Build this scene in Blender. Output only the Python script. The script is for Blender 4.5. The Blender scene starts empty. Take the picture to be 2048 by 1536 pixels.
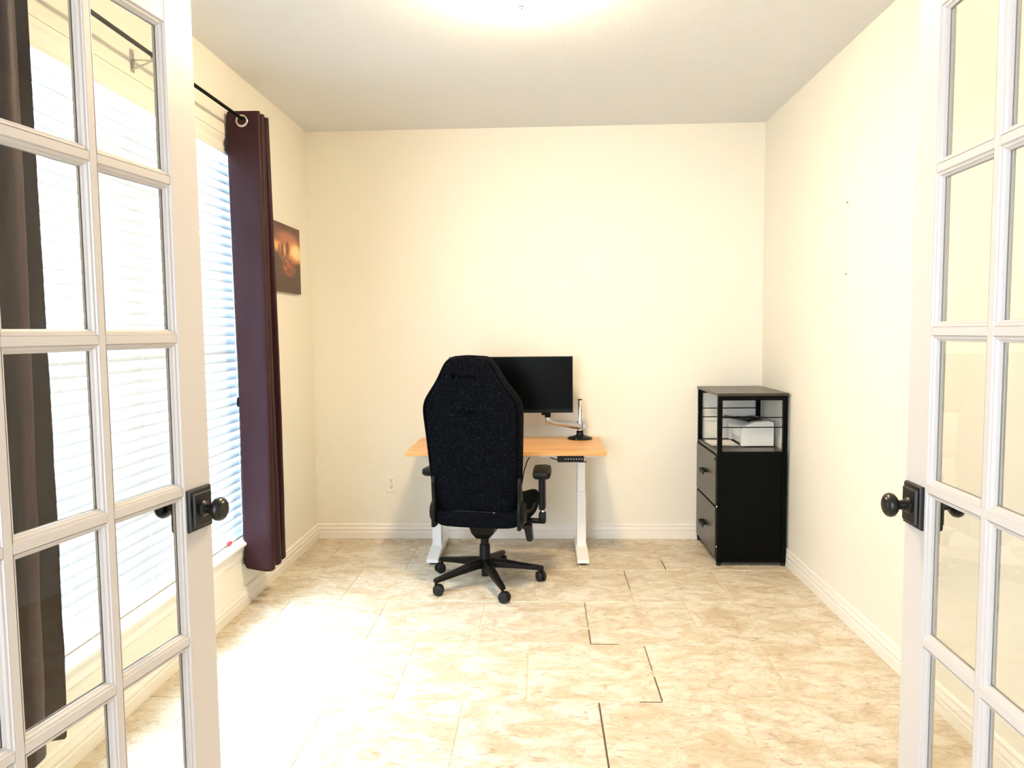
import bpy, bmesh, math, random
from mathutils import Vector, Matrix
random.seed(4)
sc = bpy.context.scene
col = sc.collection
PI = math.pi
# ------------------------------------------------------------------ camera
FPX = 1466.12; CAMH = 1.3902; PITCH = .0716; YAW = .0415; ROLL = .0100
def camera():
    f = Vector((-math.sin(YAW)*math.cos(PITCH), math.cos(YAW)*math.cos(PITCH), -math.sin(PITCH)))
    r = Vector((math.cos(YAW), math.sin(YAW), 0)); d = f.cross(r)
    R = r*math.cos(ROLL) + d*math.sin(ROLL); Dn = -r*math.sin(ROLL) + d*math.cos(ROLL)
    cd = bpy.data.cameras.new('camera'); cd.sensor_width = 36; cd.lens = FPX/2048*36; cd.clip_start = .05
    c = bpy.data.objects.new('camera', cd); col.objects.link(c)
    m = Matrix.Identity(4)
    for i in range(3):
        m[i][0] = R[i]; m[i][1] = -Dn[i]; m[i][2] = -f[i]
    m[2][3] = CAMH; c.matrix_world = m; sc.camera = c
camera()
# ------------------------------------------------------------------ light and exposure
XL, XR, YB, YF, ZC = -1.537, 1.436, 4.855, .90, 2.708      # the room: left, right, back, front, ceiling
WY0, WY1, WZ0, WZ1 = 1.78, 3.84, .34, 2.36                   # the window opening in the left wall
w = bpy.data.worlds.new('world'); sc.world = w; w.use_nodes = True
w.node_tree.nodes['Background'].inputs[0].default_value = (.98, .97, 1, 1)
w.node_tree.nodes['Background'].inputs[1].default_value = .5
DAY_POWER = 780; FILL_POWER = 90; LAMP_STRENGTH = 108
dl = bpy.data.lights.new('daylight', 'AREA'); dl.shape = 'RECTANGLE'; dl.size = WY1-WY0+.5; dl.size_y = WZ1-WZ0+.4
dl.energy = DAY_POWER; dl.color = (.68, .86, 1)
do = bpy.data.objects.new('daylight', dl); col.objects.link(do)
do.location = (XL-.55, (WY0+WY1)/2, (WZ0+WZ1)/2+.1); do.rotation_euler = (PI/2, 0, -PI/2)
# unseen fill light added behind the doors on the left, to whiten the walls
fd = bpy.data.lights.new('added_fill', 'AREA'); fd.shape = 'RECTANGLE'; fd.size = 1.3; fd.size_y = 1.8; fd.energy = FILL_POWER; fd.color = (.8, .9, 1)
fo = bpy.data.objects.new('added_fill', fd); col.objects.link(fo)
fo.location = (-1.2, -1.9, 1.55); fo.rotation_euler = Vector((.28, 1, 0)).to_track_quat('-Z', 'Z').to_euler()
vs = sc.view_settings
vs.view_transform = 'Standard'; vs.look = 'None'; vs.exposure = 0.82; vs.gamma = 1; vs.use_curve_mapping = False
sc.cycles.max_bounces = 6; sc.cycles.diffuse_bounces = 4; sc.cycles.glossy_bounces = 3; sc.cycles.transmission_bounces = 4; sc.cycles.transparent_max_bounces = 12
sc.cycles.caustics_reflective = False; sc.cycles.caustics_refractive = False
sc.cycles.sample_clamp_indirect = 8; sc.cycles.adaptive_threshold = .06

# ------------------------------------------------------------------ materials
def lin(c):
    return tuple((v/12.92 if v <= .04045 else ((v+.055)/1.055)**2.4) for v in [x/255 for x in c])
class NT:
    def __init__(s, name):
        s.m = bpy.data.materials.new(name); s.m.use_nodes = True; s.t = s.m.node_tree
        s.b = s.t.nodes['Principled BSDF']; s.out = s.t.nodes['Material Output']
    def n(s, typ, **k):
        o = s.t.nodes.new(typ)
        for a, v in k.items(): setattr(o, a, v)
        return o
    def l(s, a, b): s.t.links.new(a, b)
    def val(s, sock, v):
        if hasattr(v, 'is_output'): s.l(v, sock)
        else: sock.default_value = v
    def math(s, op, a, b=0, c=0):
        o = s.n('ShaderNodeMath', operation=op)
        for i, v in enumerate((a, b, c)): s.val(o.inputs[i], v)
        return o.outputs[0]
    def mix(s, f, a, b, mode='MIX'):
        o = s.n('ShaderNodeMix', data_type='RGBA', blend_type=mode)
        s.val(o.inputs[0], f); s.val(o.inputs[6], (*a, 1) if isinstance(a, tuple) else a); s.val(o.inputs[7], (*b, 1) if isinstance(b, tuple) else b)
        return o.outputs[2]
    def noise(s, vec, scale, detail=3, rough=.5, dist=0):
        o = s.n('ShaderNodeTexNoise'); s.l(vec, o.inputs['Vector'])
        o.inputs['Scale'].default_value = scale; o.inputs['Detail'].default_value = detail
        o.inputs['Roughness'].default_value = rough; o.inputs['Distortion'].default_value = dist
        return o.outputs[0]
    def ramp(s, f, stops):
        o = s.n('ShaderNodeValToRGB'); s.l(f, o.inputs[0]); e = o.color_ramp.elements
        while len(e) < len(stops): e.new(.5)
        for i, (p, c) in enumerate(stops): e[i].position = p; e[i].color = (*c, 1) if len(c) == 3 else c
        return o.outputs[0]
    def obj(s): return s.n('ShaderNodeTexCoord').outputs['Object']
    def mapv(s, vec, scale=(1, 1, 1), rot=(0, 0, 0)):
        o = s.n('ShaderNodeMapping'); s.l(vec, o.inputs[0]); o.inputs['Scale'].default_value = scale; o.inputs['Rotation'].default_value = rot
        return o.outputs[0]
    def bump(s, h, strength=.2, dist=.002):
        o = s.n('ShaderNodeBump'); s.l(h, o.inputs['Height']); o.inputs['Strength'].default_value = strength; o.inputs['Distance'].default_value = dist
        s.l(o.outputs[0], s.b.inputs['Normal'])
    def set(s, **k):
        for a, v in k.items(): s.val(s.b.inputs[a.replace('_', ' ')], v)
def plain(name, c, rough=.5, metal=0, var=.06, scale=30, bump=0, spec=.5, sheen=0):
    t = NT(name); c = lin(c); v = t.obj(); n = t.noise(v, scale, 3)
    t.set(Base_Color=t.mix(n, tuple(x*(1-var) for x in c), tuple(min(1, x*(1+var)) for x in c)), Roughness=rough, Metallic=metal)
    t.b.inputs['Specular IOR Level'].default_value = spec
    if sheen: t.b.inputs['Sheen Weight'].default_value = sheen
    if bump: t.bump(n, bump)
    return t.m
M = {}
def wallmat(name, c, bump):
    t = NT(name); v = t.obj(); c = lin(c)
    t.set(Base_Color=t.mix(t.noise(v, 2.5, 3), tuple(x*.985 for x in c), c), Roughness=.62)
    t.b.inputs['Specular IOR Level'].default_value = .25
    t.bump(t.noise(v, 55, 4, .6), bump, .003); return t.m
M['wall'] = wallmat('wall_paint', (241, 237, 225), .12)
M['ceil'] = wallmat('ceiling_paint', (230, 231, 232), .35)
M['trim'] = plain('white_trim_paint', (244, 240, 232), .38, var=.01)
M['doorpaint'] = plain('door_paint', (208, 203, 200), .4, var=.012)
M['white_metal'] = plain('white_powder_coat', (238, 238, 238), .35, var=.01)
M['vinyl'] = plain('white_vinyl', (236, 238, 240), .4, var=.01)
M['black_plastic'] = plain('black_plastic', (7, 7, 8), .45, var=.1, spec=.22)
M['black_metal'] = plain('black_powder_coat', (3, 4, 4), .42, var=.1, spec=.09)
M['bronze'] = plain('dark_bronze', (7, 6, 6), .35, .0, var=.25, scale=20)
M['chrome'] = plain('chrome', (225, 228, 232), .1, 1, var=.02)
M['alu'] = plain('brushed_aluminium', (190, 194, 200), .28, 1, var=.03)
M['nickel'] = plain('satin_nickel', (200, 196, 190), .25, 1, var=.05)
M['rubber'] = plain('black_rubber', (9, 9, 10), .6, var=.1)
M['printer'] = plain('printer_white', (236, 236, 232), .4, var=.01)
M['paper'] = plain('white_paper', (246, 246, 244), .8, var=.01)
M['red'] = plain('red_plastic', (210, 50, 60), .4)
M['slot'] = plain('dark_slot', (30, 25, 21), .6)
M['outlet'] = plain('outlet_white', (243, 236, 226), .35, var=.01)
M['screen'] = plain('black_screen', (2, 2, 2), .3, var=.05, spec=.08)
M['bezel'] = plain('black_bezel', (5, 5, 5), .4, var=.1, spec=.2)
M['grout'] = plain('grout', (208, 192, 166), .9, var=.08, scale=40)
M['gap'] = plain('open_joint', (70, 56, 46), .9)
M['button'] = plain('grey_print', (190, 190, 190), .5)
def fabric():
    t = NT('charcoal_fabric'); v = t.obj()
    a = t.noise(v, 420, 2, .7); b = t.noise(v, 130, 3, .6)
    f = t.math('MULTIPLY', a, b)
    t.set(Base_Color=t.ramp(f, [(.12, lin((1, 2, 4))), (.3, lin((6, 9, 15))), (.42, lin((36, 43, 54)))]), Roughness=.9)
    t.b.inputs['Specular IOR Level'].default_value = .06
    t.bump(a, .5, .002); return t.m
M['fabric'] = fabric()
M['fabric_dark'] = plain('embroidery_black', (2, 2, 3), .9, var=.1, spec=.02)
def satin():
    t = NT('plum_brown_satin'); v = t.obj()
    n = t.noise(t.mapv(v, (14, 14, 5)), 1, 3);
    c = t.mix(n, lin((40, 17, 22)), lin((54, 25, 31)))
    t.set(Base_Color=c, Roughness=.5); t.b.inputs['Sheen Weight'].default_value = 0
    t.b.inputs['Specular IOR Level'].default_value = .25
    t.bump(n, .3, .006); return t.m
M['satin'] = satin()
def travertine():
    t = NT('travertine_tile'); v = t.obj()
    oi = t.n('ShaderNodeObjectInfo'); off = t.n('ShaderNodeVectorMath', operation='SCALE')
    comb = t.n('ShaderNodeCombineXYZ')
    t.l(oi.outputs['Random'], comb.inputs[0]); t.l(t.math('MULTIPLY', oi.outputs['Random'], 7.3), comb.inputs[1]); t.l(t.math('MULTIPLY', oi.outputs['Random'], 3.1), comb.inputs[2])
    t.l(comb.outputs[0], off.inputs[0]); off.inputs['Scale'].default_value = 40
    add = t.n('ShaderNodeVectorMath', operation='ADD'); t.l(v, add.inputs[0]); t.l(off.outputs[0], add.inputs[1]); p = add.outputs[0]
    big = t.noise(t.mapv(p, (2.8, 4.2, 3), (0, 0, .35)), 2.0, 7, .66, .9)
    vein = t.noise(t.mapv(p, (4, 7, 4), (0, 0, .3)), 3.6, 9, .75, 1.3)
    base = t.ramp(big, [(.30, lin((196, 176, 146))), (.45, lin((210, 197, 173))), (.58, lin((228, 221, 206)))])
    vm = t.ramp(vein, [(.36, (1, 1, 1)), (.45, (.25, .25, .25)), (.53, (0, 0, 0))])
    c = t.mix(t.math('MULTIPLY', vm, .68), base, lin((164, 130, 92)))
    pit = t.noise(t.mapv(p, (5, 9, 5)), 9, 4, .7, .6)
    pm = t.ramp(pit, [(.31, (1, 1, 1)), (.355, (0, 0, 0))])
    c = t.mix(t.math('MULTIPLY', pm, .7), c, lin((128, 92, 58)))
    spk = t.noise(p, 160, 3, .7)
    c = t.mix(t.math('MULTIPLY', t.ramp(spk, [(.34, (1, 1, 1)), (.47, (0, 0, 0))]), .4), c, lin((178, 150, 114)))
    tone = t.math('ADD', .92, t.math('MULTIPLY', t.math('FRACT', t.math('MULTIPLY', oi.outputs['Random'], 57.3)), .08))
    cc = t.n('ShaderNodeVectorMath', operation='SCALE'); t.l(c, cc.inputs[0]); t.l(tone, cc.inputs['Scale'])
    t.set(Base_Color=cc.outputs[0], Roughness=t.math('ADD', .3, t.math('MULTIPLY', vein, .3)))
    t.bump(t.math('SUBTRACT', vein, pm), .12, .0015); return t.m
M['tile'] = travertine()
def wood():
    t = NT('bamboo_laminate'); v = t.obj()
    a = t.noise(t.mapv(v, (1.2, 26, 26)), 1, 4, .6); b = t.noise(t.mapv(v, (2, 120, 120)), 1, 3, .6)
    c = t.ramp(t.math('ADD', t.math('MULTIPLY', a, .7), t.math('MULTIPLY', b, .3)), [(.3, lin((196, 138, 78))), (.5, lin((222, 168, 106))), (.7, lin((236, 190, 132)))])
    t.set(Base_Color=c, Roughness=.34); return t.m
M['wood'] = wood()
def darkwood():
    t = NT('grey_brown_laminate'); v = t.obj()
    a = t.noise(t.mapv(v, (30, 2, 30)), 1, 4, .6)
    t.set(Base_Color=t.mix(a, lin((42, 37, 32)), lin((62, 55, 47))), Roughness=.32); return t.m
M['darkwood'] = darkwood()
def slatmat():
    t = NT('white_slat'); v = t.obj()
    t.set(Base_Color=t.mix(t.noise(v, 6, 2), lin((200, 206, 214)), lin((208, 213, 219))), Roughness=.38)
    tr = t.n('ShaderNodeBsdfTranslucent'); tr.inputs[0].default_value = (*lin((236, 243, 250)), 1)
    mx = t.n('ShaderNodeMixShader'); mx.inputs[0].default_value = .15
    t.l(t.b.outputs[0], mx.inputs[1]); t.l(tr.outputs[0], mx.inputs[2]); t.l(mx.outputs[0], t.out.inputs[0]); return t.m
M['slat'] = slatmat()
def glass(name, tint, spec=1.0):
    t = NT(name); tr = t.n('ShaderNodeBsdfTransparent'); tr.inputs[0].default_value = (*tint, 1)
    gl = t.n('ShaderNodeBsdfGlossy'); gl.inputs['Roughness'].default_value = .02
    fr = t.n('ShaderNodeFresnel'); fr.inputs[0].default_value = 1.45
    mx = t.n('ShaderNodeMixShader'); bf = t.n('ShaderNodeNewGeometry').outputs['Backfacing']
    t.l(t.math('MULTIPLY', t.math('MULTIPLY', fr.outputs[0], spec), t.math('SUBTRACT', 1, bf)), mx.inputs[0])
    t.l(tr.outputs[0], mx.inputs[1]); t.l(gl.outputs[0], mx.inputs[2]); t.l(mx.outputs[0], t.out.inputs[0])
    t.t.nodes.remove(t.b); return t.m
M['glass'] = glass('clear_door_glass', (.965, .975, .965), 1.7)
M['winglass'] = glass('window_glass', (.97, .98, .98))
def lampglass():
    t = NT('lit_frosted_glass'); v = t.obj()
    t.set(Base_Color=(1, .97, .9, 1), Roughness=.4)
    t.val(t.b.inputs['Emission Color'], t.mix(t.noise(v, 4, 2), (1, .76, .45), (1, .79, .49))); t.b.inputs['Emission Strength'].default_value = LAMP_STRENGTH
    return t.m
M['lamp'] = lampglass()

# ------------------------------------------------------------------ mesh helpers
def link(o, parent=None):
    col.objects.link(o)
    if parent is not None: o.parent = parent
    return o
def obj(name, bm, mat, parent=None, smooth=False, loc=None, rot=None):
    me = bpy.data.meshes.new(name); bmesh.ops.recalc_face_normals(bm, faces=bm.faces[:]); bm.to_mesh(me); bm.free()
    if mat: me.materials.append(M[mat] if isinstance(mat, str) else mat)
    if smooth:
        for p in me.polygons: p.use_smooth = True
        if smooth != 'all': me.set_sharp_from_angle(angle=math.radians(38))
    o = bpy.data.objects.new(name, me); link(o, parent)
    if loc: o.location = loc
    if rot: o.rotation_euler = rot
    return o
def empty(name, loc=(0, 0, 0), rz=0):
    o = bpy.data.objects.new(name, None); o.empty_display_size = .05; link(o); o.location = loc; o.rotation_euler = (0, 0, rz); return o
def tag(o, label, cat, group=None):
    o['label'] = label; o['category'] = cat
    if group: o['group'] = group
    return o
def struct(o): o['kind'] = 'structure'; return o
def B(): return bmesh.new()
def box(bm, x0, x1, y0, y1, z0, z1, bev=0, seg=2):
    r = bmesh.ops.create_cube(bm, size=1)['verts']
    bmesh.ops.scale(bm, vec=(x1-x0, y1-y0, z1-z0), verts=r); bmesh.ops.translate(bm, vec=((x0+x1)/2, (y0+y1)/2, (z0+z1)/2), verts=r)
    if bev:
        e = list({e for v in r for e in v.link_edges}); bmesh.ops.bevel(bm, geom=e, offset=bev, segments=seg, affect='EDGES', profile=.5)
    return bm
def bx(*a, **k): return box(B(), *a, **k)
def prism(bm, pts, axis, a, b):
    """outline pts in the two remaining axes (in xyz order) extruded along axis from a to b"""
    def P(p, t):
        q = list(p); q.insert(axis, t); return bm.verts.new(q)
    A = [P(p, a) for p in pts]; C = [P(p, b) for p in pts]; n = len(pts)
    bm.faces.new(A); bm.faces.new(C[::-1])
    for i in range(n): bm.faces.new((A[i], A[(i+1) % n], C[(i+1) % n], C[i]))
    return bm
def tube(bm, pts, r, seg=10, cap=True):
    pts = [Vector(p) for p in pts]; rings = []; up = None
    for i, p in enumerate(pts):
        d = (pts[min(i+1, len(pts)-1)]-pts[max(i-1, 0)]).normalized()
        if up is None: up = d.orthogonal().normalized()
        up = (up-d*up.dot(d)).normalized(); s = d.cross(up); rr = r[i] if isinstance(r, (list, tuple)) else r
        rings.append([bm.verts.new(p+(up*math.cos(2*PI*k/seg)+s*math.sin(2*PI*k/seg))*rr) for k in range(seg)])
    for a, b in zip(rings, rings[1:]):
        for k in range(seg): bm.faces.new((a[k], a[(k+1) % seg], b[(k+1) % seg], b[k]))
    if cap: bm.faces.new(rings[0][::-1]); bm.faces.new(rings[-1])
    return bm
def lathe(bm, prof, seg=32, axis=2, org=(0, 0, 0)):
    """prof: (radius, height) pairs around axis"""
    rings = []
    for r, h in prof:
        ring = []
        for k in range(seg if r > 1e-5 else 1):
            a = 2*PI*k/seg; u, v = r*math.cos(a), r*math.sin(a)
            q = {2: (u, v, h), 1: (u, h, v), 0: (h, u, v)}[axis]
            ring.append(bm.verts.new(Vector(q)+Vector(org)))
        rings.append(ring)
    for a, b in zip(rings, rings[1:]):
        for k in range(seg):
            k2 = (k+1) % seg
            if len(a) == 1 and len(b) > 1: bm.faces.new((a[0], b[k], b[k2]))
            elif len(b) == 1 and len(a) > 1: bm.faces.new((a[k], a[k2], b[0]))
            elif len(a) > 1: bm.faces.new((a[k], a[k2], b[k2], b[k]))
    for ring, _ in ((rings[0], 0), (rings[-1], 1)):
        if len(ring) > 1: bm.faces.new(ring)
    return bm
def loft(bm, sections, cap=True):
    R = [[bm.verts.new(p) for p in s] for s in sections]; n = len(R[0])
    for a, b in zip(R, R[1:]):
        for k in range(n): bm.faces.new((a[k], a[(k+1) % n], b[(k+1) % n], b[k]))
    if cap: bm.faces.new(R[0][::-1]); bm.faces.new(R[-1])
    return bm
def subd(o, n=2):
    m = o.modifiers.new('subdivision', 'SUBSURF'); m.levels = n; m.render_levels = n; return o
def bevel(o, wd=.003, seg=2):
    m = o.modifiers.new('bevel', 'BEVEL'); m.width = wd; m.segments = seg; m.limit_method = 'ANGLE'; return o

# ------------------------------------------------------------------ the room shell
def shell():
    T = .16
    fl = struct(obj('floor', bx(XL-T, XR+T, -2.6, YB+T, -.10, -.0028), 'grout'))
    TW, G = .508, .006
    y0, x0 = 2.6745, -.3042
    offs = {-2: 0, -1: -.5*TW-.01, 0: 0, 1: -.5*TW-.016, 2: .004, 3: -.5*TW+.006, 4: .0, 5: -.5*TW, 6: 0}
    meshes = {}
    bnd = (XL, XR, YF-.14, YB)
    for r in range(-3, 6):
        ya, yb = y0+(r-1)*TW, y0+r*TW
        off = offs.get(r, (0 if r % 2 == 0 else -.5*TW))
        for n in range(-6, 7):
            xa = x0+off+n*TW; xb = xa+TW
            a, b, c, d = max(xa+G/2, bnd[0]), min(xb-G/2, bnd[1]), max(ya+G/2, bnd[2]), min(yb-G/2, bnd[3])
            if b-a < .02 or d-c < .02: continue
            k = (round(b-a, 3), round(d-c, 3))
            if k not in meshes:
                bm = B(); h = .0022
                X, Y = (b-a)/2, (d-c)/2
                lo = [bm.verts.new(p) for p in ((-X, -Y, -.012), (X, -Y, -.012), (X, Y, -.012), (-X, Y, -.012))]
                mi = [bm.verts.new((v.co.x, v.co.y, -h)) for v in lo]
                hi = [bm.verts.new((v.co.x-math.copysign(h, v.co.x), v.co.y-math.copysign(h, v.co.y), 0)) for v in lo]
                bm.faces.new(hi); bm.faces.new(lo[::-1])
                for q in range(4):
                    q2 = (q+1) % 4
                    bm.faces.new((lo[q], lo[q2], mi[q2], mi[q])); bm.faces.new((mi[q], mi[q2], hi[q2], hi[q]))
                me = bpy.data.meshes.new('tile'); bm.to_mesh(me); bm.free(); me.materials.append(M['tile']); meshes[k] = me
            o = bpy.data.objects.new('tile', meshes[k]); link(o, fl)
            o.location = ((a+b)/2, (c+d)/2, random.uniform(-.0006, 0))
    # joints that have lost their grout
    def gap(x, ya, yb, w=.006):
        w *= .7
        obj('open_joint', bx(x-w/2, x+w/2, ya, yb, -.004, -.0008), 'gap', fl)
    gap(x0+TW, y0-TW, y0-.01); gap(x0+1.5*TW-.016, y0+.01, y0+.20, .005); gap(x0+1.5*TW-.016, y0+.26, y0+.49, .003)
    gap(x0+TW+.004, y0+TW+.01, y0+TW+.16, .005); gap(x0+TW+.004, y0+TW+.2, y0+2*TW-.02, .003)
    gap(x0+2*TW, y0+3*TW+.02, y0+3*TW+.18, .005); gap(x0+1.5*TW+.006, y0+2*TW+.2, y0+3*TW-.02, .003)
    def gapx(y, xa, xb, w=.004): obj('open_joint', bx(xa, xb, y-w/2, y+w/2, -.004, -.0008), 'gap', fl)
    gapx(y0, x0+1.3*TW, x0+1.5*TW-.016); gapx(y0+TW, x0+TW, x0+1.25*TW, .003)
    struct(obj('ceiling', bx(XL-T, XR+T, YF-T, YB+T, ZC, ZC+.1), 'ceil'))
    struct(obj('wall_back', bx(XL-T, XR+T, YB, YB+T, -.05, ZC+.05), 'wall'))
    struct(obj('wall_right', bx(XR, XR+T, YF-T, YB, -.05, ZC+.05), 'wall'))
    bm = B()
    box(bm, XL-T, XL, YF-T, WY0, -.05, ZC+.05); box(bm, XL-T, XL, WY1, YB, -.05, ZC+.05)
    box(bm, XL-T, XL, WY0, WY1, -.05, WZ0-.02); box(bm, XL-T, XL, WY0, WY1, WZ1, ZC+.05)
    struct(obj('wall_left', bm, 'wall'))
    bm = B()
    box(bm, XL, -1.03, YF-.12, YF, -.05, ZC+.05); box(bm, .90, XR, YF-.12, YF, -.05, ZC+.05); box(bm, -1.03, .90, YF-.12, YF, 2.27, ZC+.05)
    struct(obj('wall_front', bm, 'wall'))
    # door casing on the room side
    bm = B()
    box(bm, -1.03, -1.005, YF-.125, YF+.005, 0, 2.27); box(bm, .875, .90, YF-.125, YF+.005, 0, 2.27); box(bm, -1.03, .90, YF-.125, YF+.005, 2.245, 2.27)
    box(bm, -1.10, -1.02, YF, YF+.018, 0, 2.34); box(bm, .89, .97, YF, YF+.018, 0, 2.34); box(bm, -1.02, .89, YF, YF+.018, 2.26, 2.34)
    struct(obj('trim_1', bm, 'trim'))
    # baseboards, stepped ogee profile
    prof = [(0, 0), (.016, 0), (.016, .045), (.0125, .049), (.0125, .056), (.0155, .060), (.0155, .066), (.011, .072), (.009, .083), (.0115, .086), (.0115, .092), (.006, .098), (0, .1)]
    b = B(); prism(b, [(XL+p, z) for p, z in prof], 1, YF, YB); struct(obj('baseboard_left', b, 'trim', smooth=True))
    b = B(); prism(b, [(XR-p, z) for p, z in prof], 1, YF, YB); struct(obj('baseboard_right', b, 'trim', smooth=True))
    b = B(); prism(b, [(YB-p, z) for p, z in prof], 0, XL, XR); struct(obj('baseboard_back', b, 'trim', smooth=True))
shell()

# ------------------------------------------------------------------ window
def window():
    wn = struct(empty('window_1', (XL, (WY0+WY1)/2, WZ0)))
    def ch(name, bm, mat, **k):
        o = obj(name, bm, mat, **k); o.parent = wn; o.matrix_parent_inverse = Matrix.Translation(-Vector(wn.location)); return o
    f = B(); a, b = XL-.15, XL-.105
    box(f, a, b, WY0, WY0+.05, WZ0, WZ1); box(f, a, b, WY1-.05, WY1, WZ0, WZ1)
    box(f, a, b, WY0+.05, WY1-.05, WZ0, WZ0+.05); box(f, a, b, WY0+.05, WY1-.05, WZ1-.05, WZ1)
    ch('window_frame', f, 'vinyl')
    mid = (WY0+WY1)/2
    ch('mullion', bx(a, b, mid-.035, mid+.035, WZ0+.05, WZ1-.05), 'vinyl')
    zr = (WZ0+WZ1)/2
    for y0, y1 in ((WY0+.05, mid-.035), (mid+.035, WY1-.05)):
        ch('meeting_rail', bx(a+.005, b-.002, y0, y1, zr-.02, zr+.02), 'vinyl')
        for z0, z1 in ((WZ0+.05, zr-.02), (zr+.02, WZ1-.05)):
            ch('pane', bx(a+.018, a+.022, y0, y1, z0, z1), 'winglass')
    s = B(); prism(s, [(XL-.105, WZ0-.022), (XL+.028, WZ0-.022), (XL+.034, WZ0-.016), (XL+.034, WZ0-.006), (XL+.028, WZ0), (XL-.105, WZ0)], 1, WY0, WY1)
    box(s, XL, XL+.03, WY0-.05, WY0, WZ0-.022, WZ0, .004); box(s, XL, XL+.03, WY1, WY1+.05, WZ0-.022, WZ0, .004)
    ch('window_sill', s, 'trim')
    p = B(); prism(p, [(XL, WZ0-.085), (XL+.008, WZ0-.085), (XL+.010, WZ0-.05), (XL+.018, WZ0-.035), (XL+.018, WZ0-.022), (XL, WZ0-.022)], 1, WY0-.03, WY1+.03)
    ch('apron', p, 'trim')
window()

def blinds():
    y0, y1 = WY0+.012, WY1-.012; xc = XL-.055
    t = tag(empty('window_blind', (xc, (y0+y1)/2, WZ0)), 'wide white slatted blind lowered over the window in the left wall', 'blind')
    inv = Matrix.Translation(-Vector(t.location))
    def ch(name, bm, mat, **k):
        o = obj(name, bm, mat, **k); o.parent = t; o.matrix_parent_inverse = inv; return o
    v = B(); x = XL-.004
    prism(v, [(x-.02, WZ1-.088), (x-.006, WZ1-.088), (x-.002, WZ1-.08), (x-.007, WZ1-.07), (x-.004, WZ1-.058), (x-.008, WZ1-.05), (x-.008, WZ1-.03), (x-.002, WZ1-.022), (x+.002, WZ1-.012), (x+.004, WZ1-.002), (x-.02, WZ1-.002)], 1, y0, y1)
    ch('valance', v, 'trim', smooth=True)
    ch('headrail', bx(xc-.028, xc+.025, y0, y1, WZ1-.05, WZ1-.004), 'vinyl')
    n, wd, th, pitch = 43, .064, .0028, .0445
    tilt = math.radians(68)
    top = WZ1-.092
    # one curved slat, lengthwise along y, shared by all
    bm = B(); K = 6; up = []; lo = []
    for i in range(K+1):
        u = (i/K-.5)*wd; c = .0042*(1-(2*u/wd)**2)
        up.append((u, c+th/2)); lo.append((u, c-th/2))
    L = (y1-y0)/2-.004
    prism(bm, up+lo[::-1], 1, -L, L)
    me = bpy.data.meshes.new('slat'); bmesh.ops.recalc_face_normals(bm, faces=bm.faces[:]); bm.to_mesh(me); bm.free(); me.materials.append(M['slat'])
    for p in me.polygons: p.use_smooth = True
    me.set_sharp_from_angle(angle=math.radians(38))
    for i in range(n):
        z = top-.012-i*pitch
        o = bpy.data.objects.new('slat', me); link(o, t)
        o.location = (random.uniform(-.001, .001), 0, z-WZ0); o.rotation_euler = (random.uniform(-.0006, .0006), tilt+random.uniform(-.02, .02), 0)
    zb = top-.012-n*pitch
    ch('bottom_rail', bx(xc-.025, xc+.025, y0+.004, y1-.004, WZ0+.004, max(WZ0+.02, zb+.014), .004), 'vinyl')
    for y in (1.98, 2.32, 2.815, 3.30, 3.69):
        for dx in (-.026, .026):
            ch('ladder_cord', tube(B(), [(xc+dx, y, top+.02), (xc+dx, y, WZ0+.015)], .0012, 5), 'paper')
    w = ch('tilt_wand', tube(B(), [(XL-.012, 3.715, top), (XL-.012, 3.72, 1.75), (XL-.013, 3.722, 1.05)], .0035, 6), 'vinyl', smooth=True)
    c = ch('pull_cord', tube(B(), [(XL-.02, 3.66, top), (XL-.016, 3.665, 1.6), (XL-.018, 3.672, 1.07)], .0016, 5), 'paper')
    ch('cord_tassel', lathe(B(), [(.002, 1.07), (.006, 1.06), (.008, 1.03), (.006, 1.02), (0, 1.018)], 10, 2, (XL-.018, 3.672, 0)), 'black_plastic', smooth=True)
    r = B(); lathe(r, [(0, 0), (.009, .001), (.012, .008), (.010, .02), (.004, .028), (0, .029)], 14); bmesh.ops.rotate(r, verts=r.verts[:], cent=(0, 0, 0), matrix=Matrix.Rotation(1.2, 3, 'X'))
    bmesh.ops.translate(r, verts=r.verts[:], vec=(0, 0, .0115))
    tg = empty('cord_tassel', (XL-.018, 3.52, WZ0+.0006)); tag(tg, 'tiny red plastic tassel with a thread lying on the window sill', 'tassel')
    obj('tassel_bead', r, 'red', tg, smooth=True)
    obj('thread', tube(B(), [(.0, -.002, .004), (.012, -.05, .0015), (.004, -.11, .0015), (.02, -.2, .0015)], .0012, 5), 'nickel', tg)
blinds()

# ------------------------------------------------------------------ curtains and rod
RX, RZ = XL+.088, 2.434
def rod():
    t = tag(empty('curtain_rod', (RX, 2.75, RZ)), 'thin black curtain rod above the window in the left wall', 'curtain rod')
    obj('pole', tube(B(), [(0, -1.28, 0), (0, .96, 0)], .008, 12), 'black_metal', t, smooth=True)
    for y in (-1.29, .965):
        obj('finial', lathe(B(), [(0, -.012), (.009, -.012), (.013, -.004), (.013, .008), (.008, .016), (0, .018)], 14, 1, (0, y, 0)), 'black_metal', t, smooth=True)
    for y in (-1.16, .03, .93):
        b = B(); d = -(RX-XL)
        box(b, d, d+.004, y-.012, y+.012, -.055, .028, .001)
        tube(b, [(d+.003, y, -.045), (d+.05, y, -.028), (-.004, y, -.013)], .004, 8)
        tube(b, [(d+.003, y, -.01), (-.012, y, -.014)], .0035, 8)
        tube(b, [(-.014, y, .004), (-.011, y, -.009), (0, y, -.0135), (.011, y, -.009), (.014, y, .004)], .003, 8)
        br = obj('bracket', b, 'nickel', t, smooth=True)
        obj('screw', lathe(B(), [(0, 0), (.005, 0), (.004, .003), (0, .004)], 10, 0, (d+.004, y, .018)), 'chrome', br)
rod()
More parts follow.
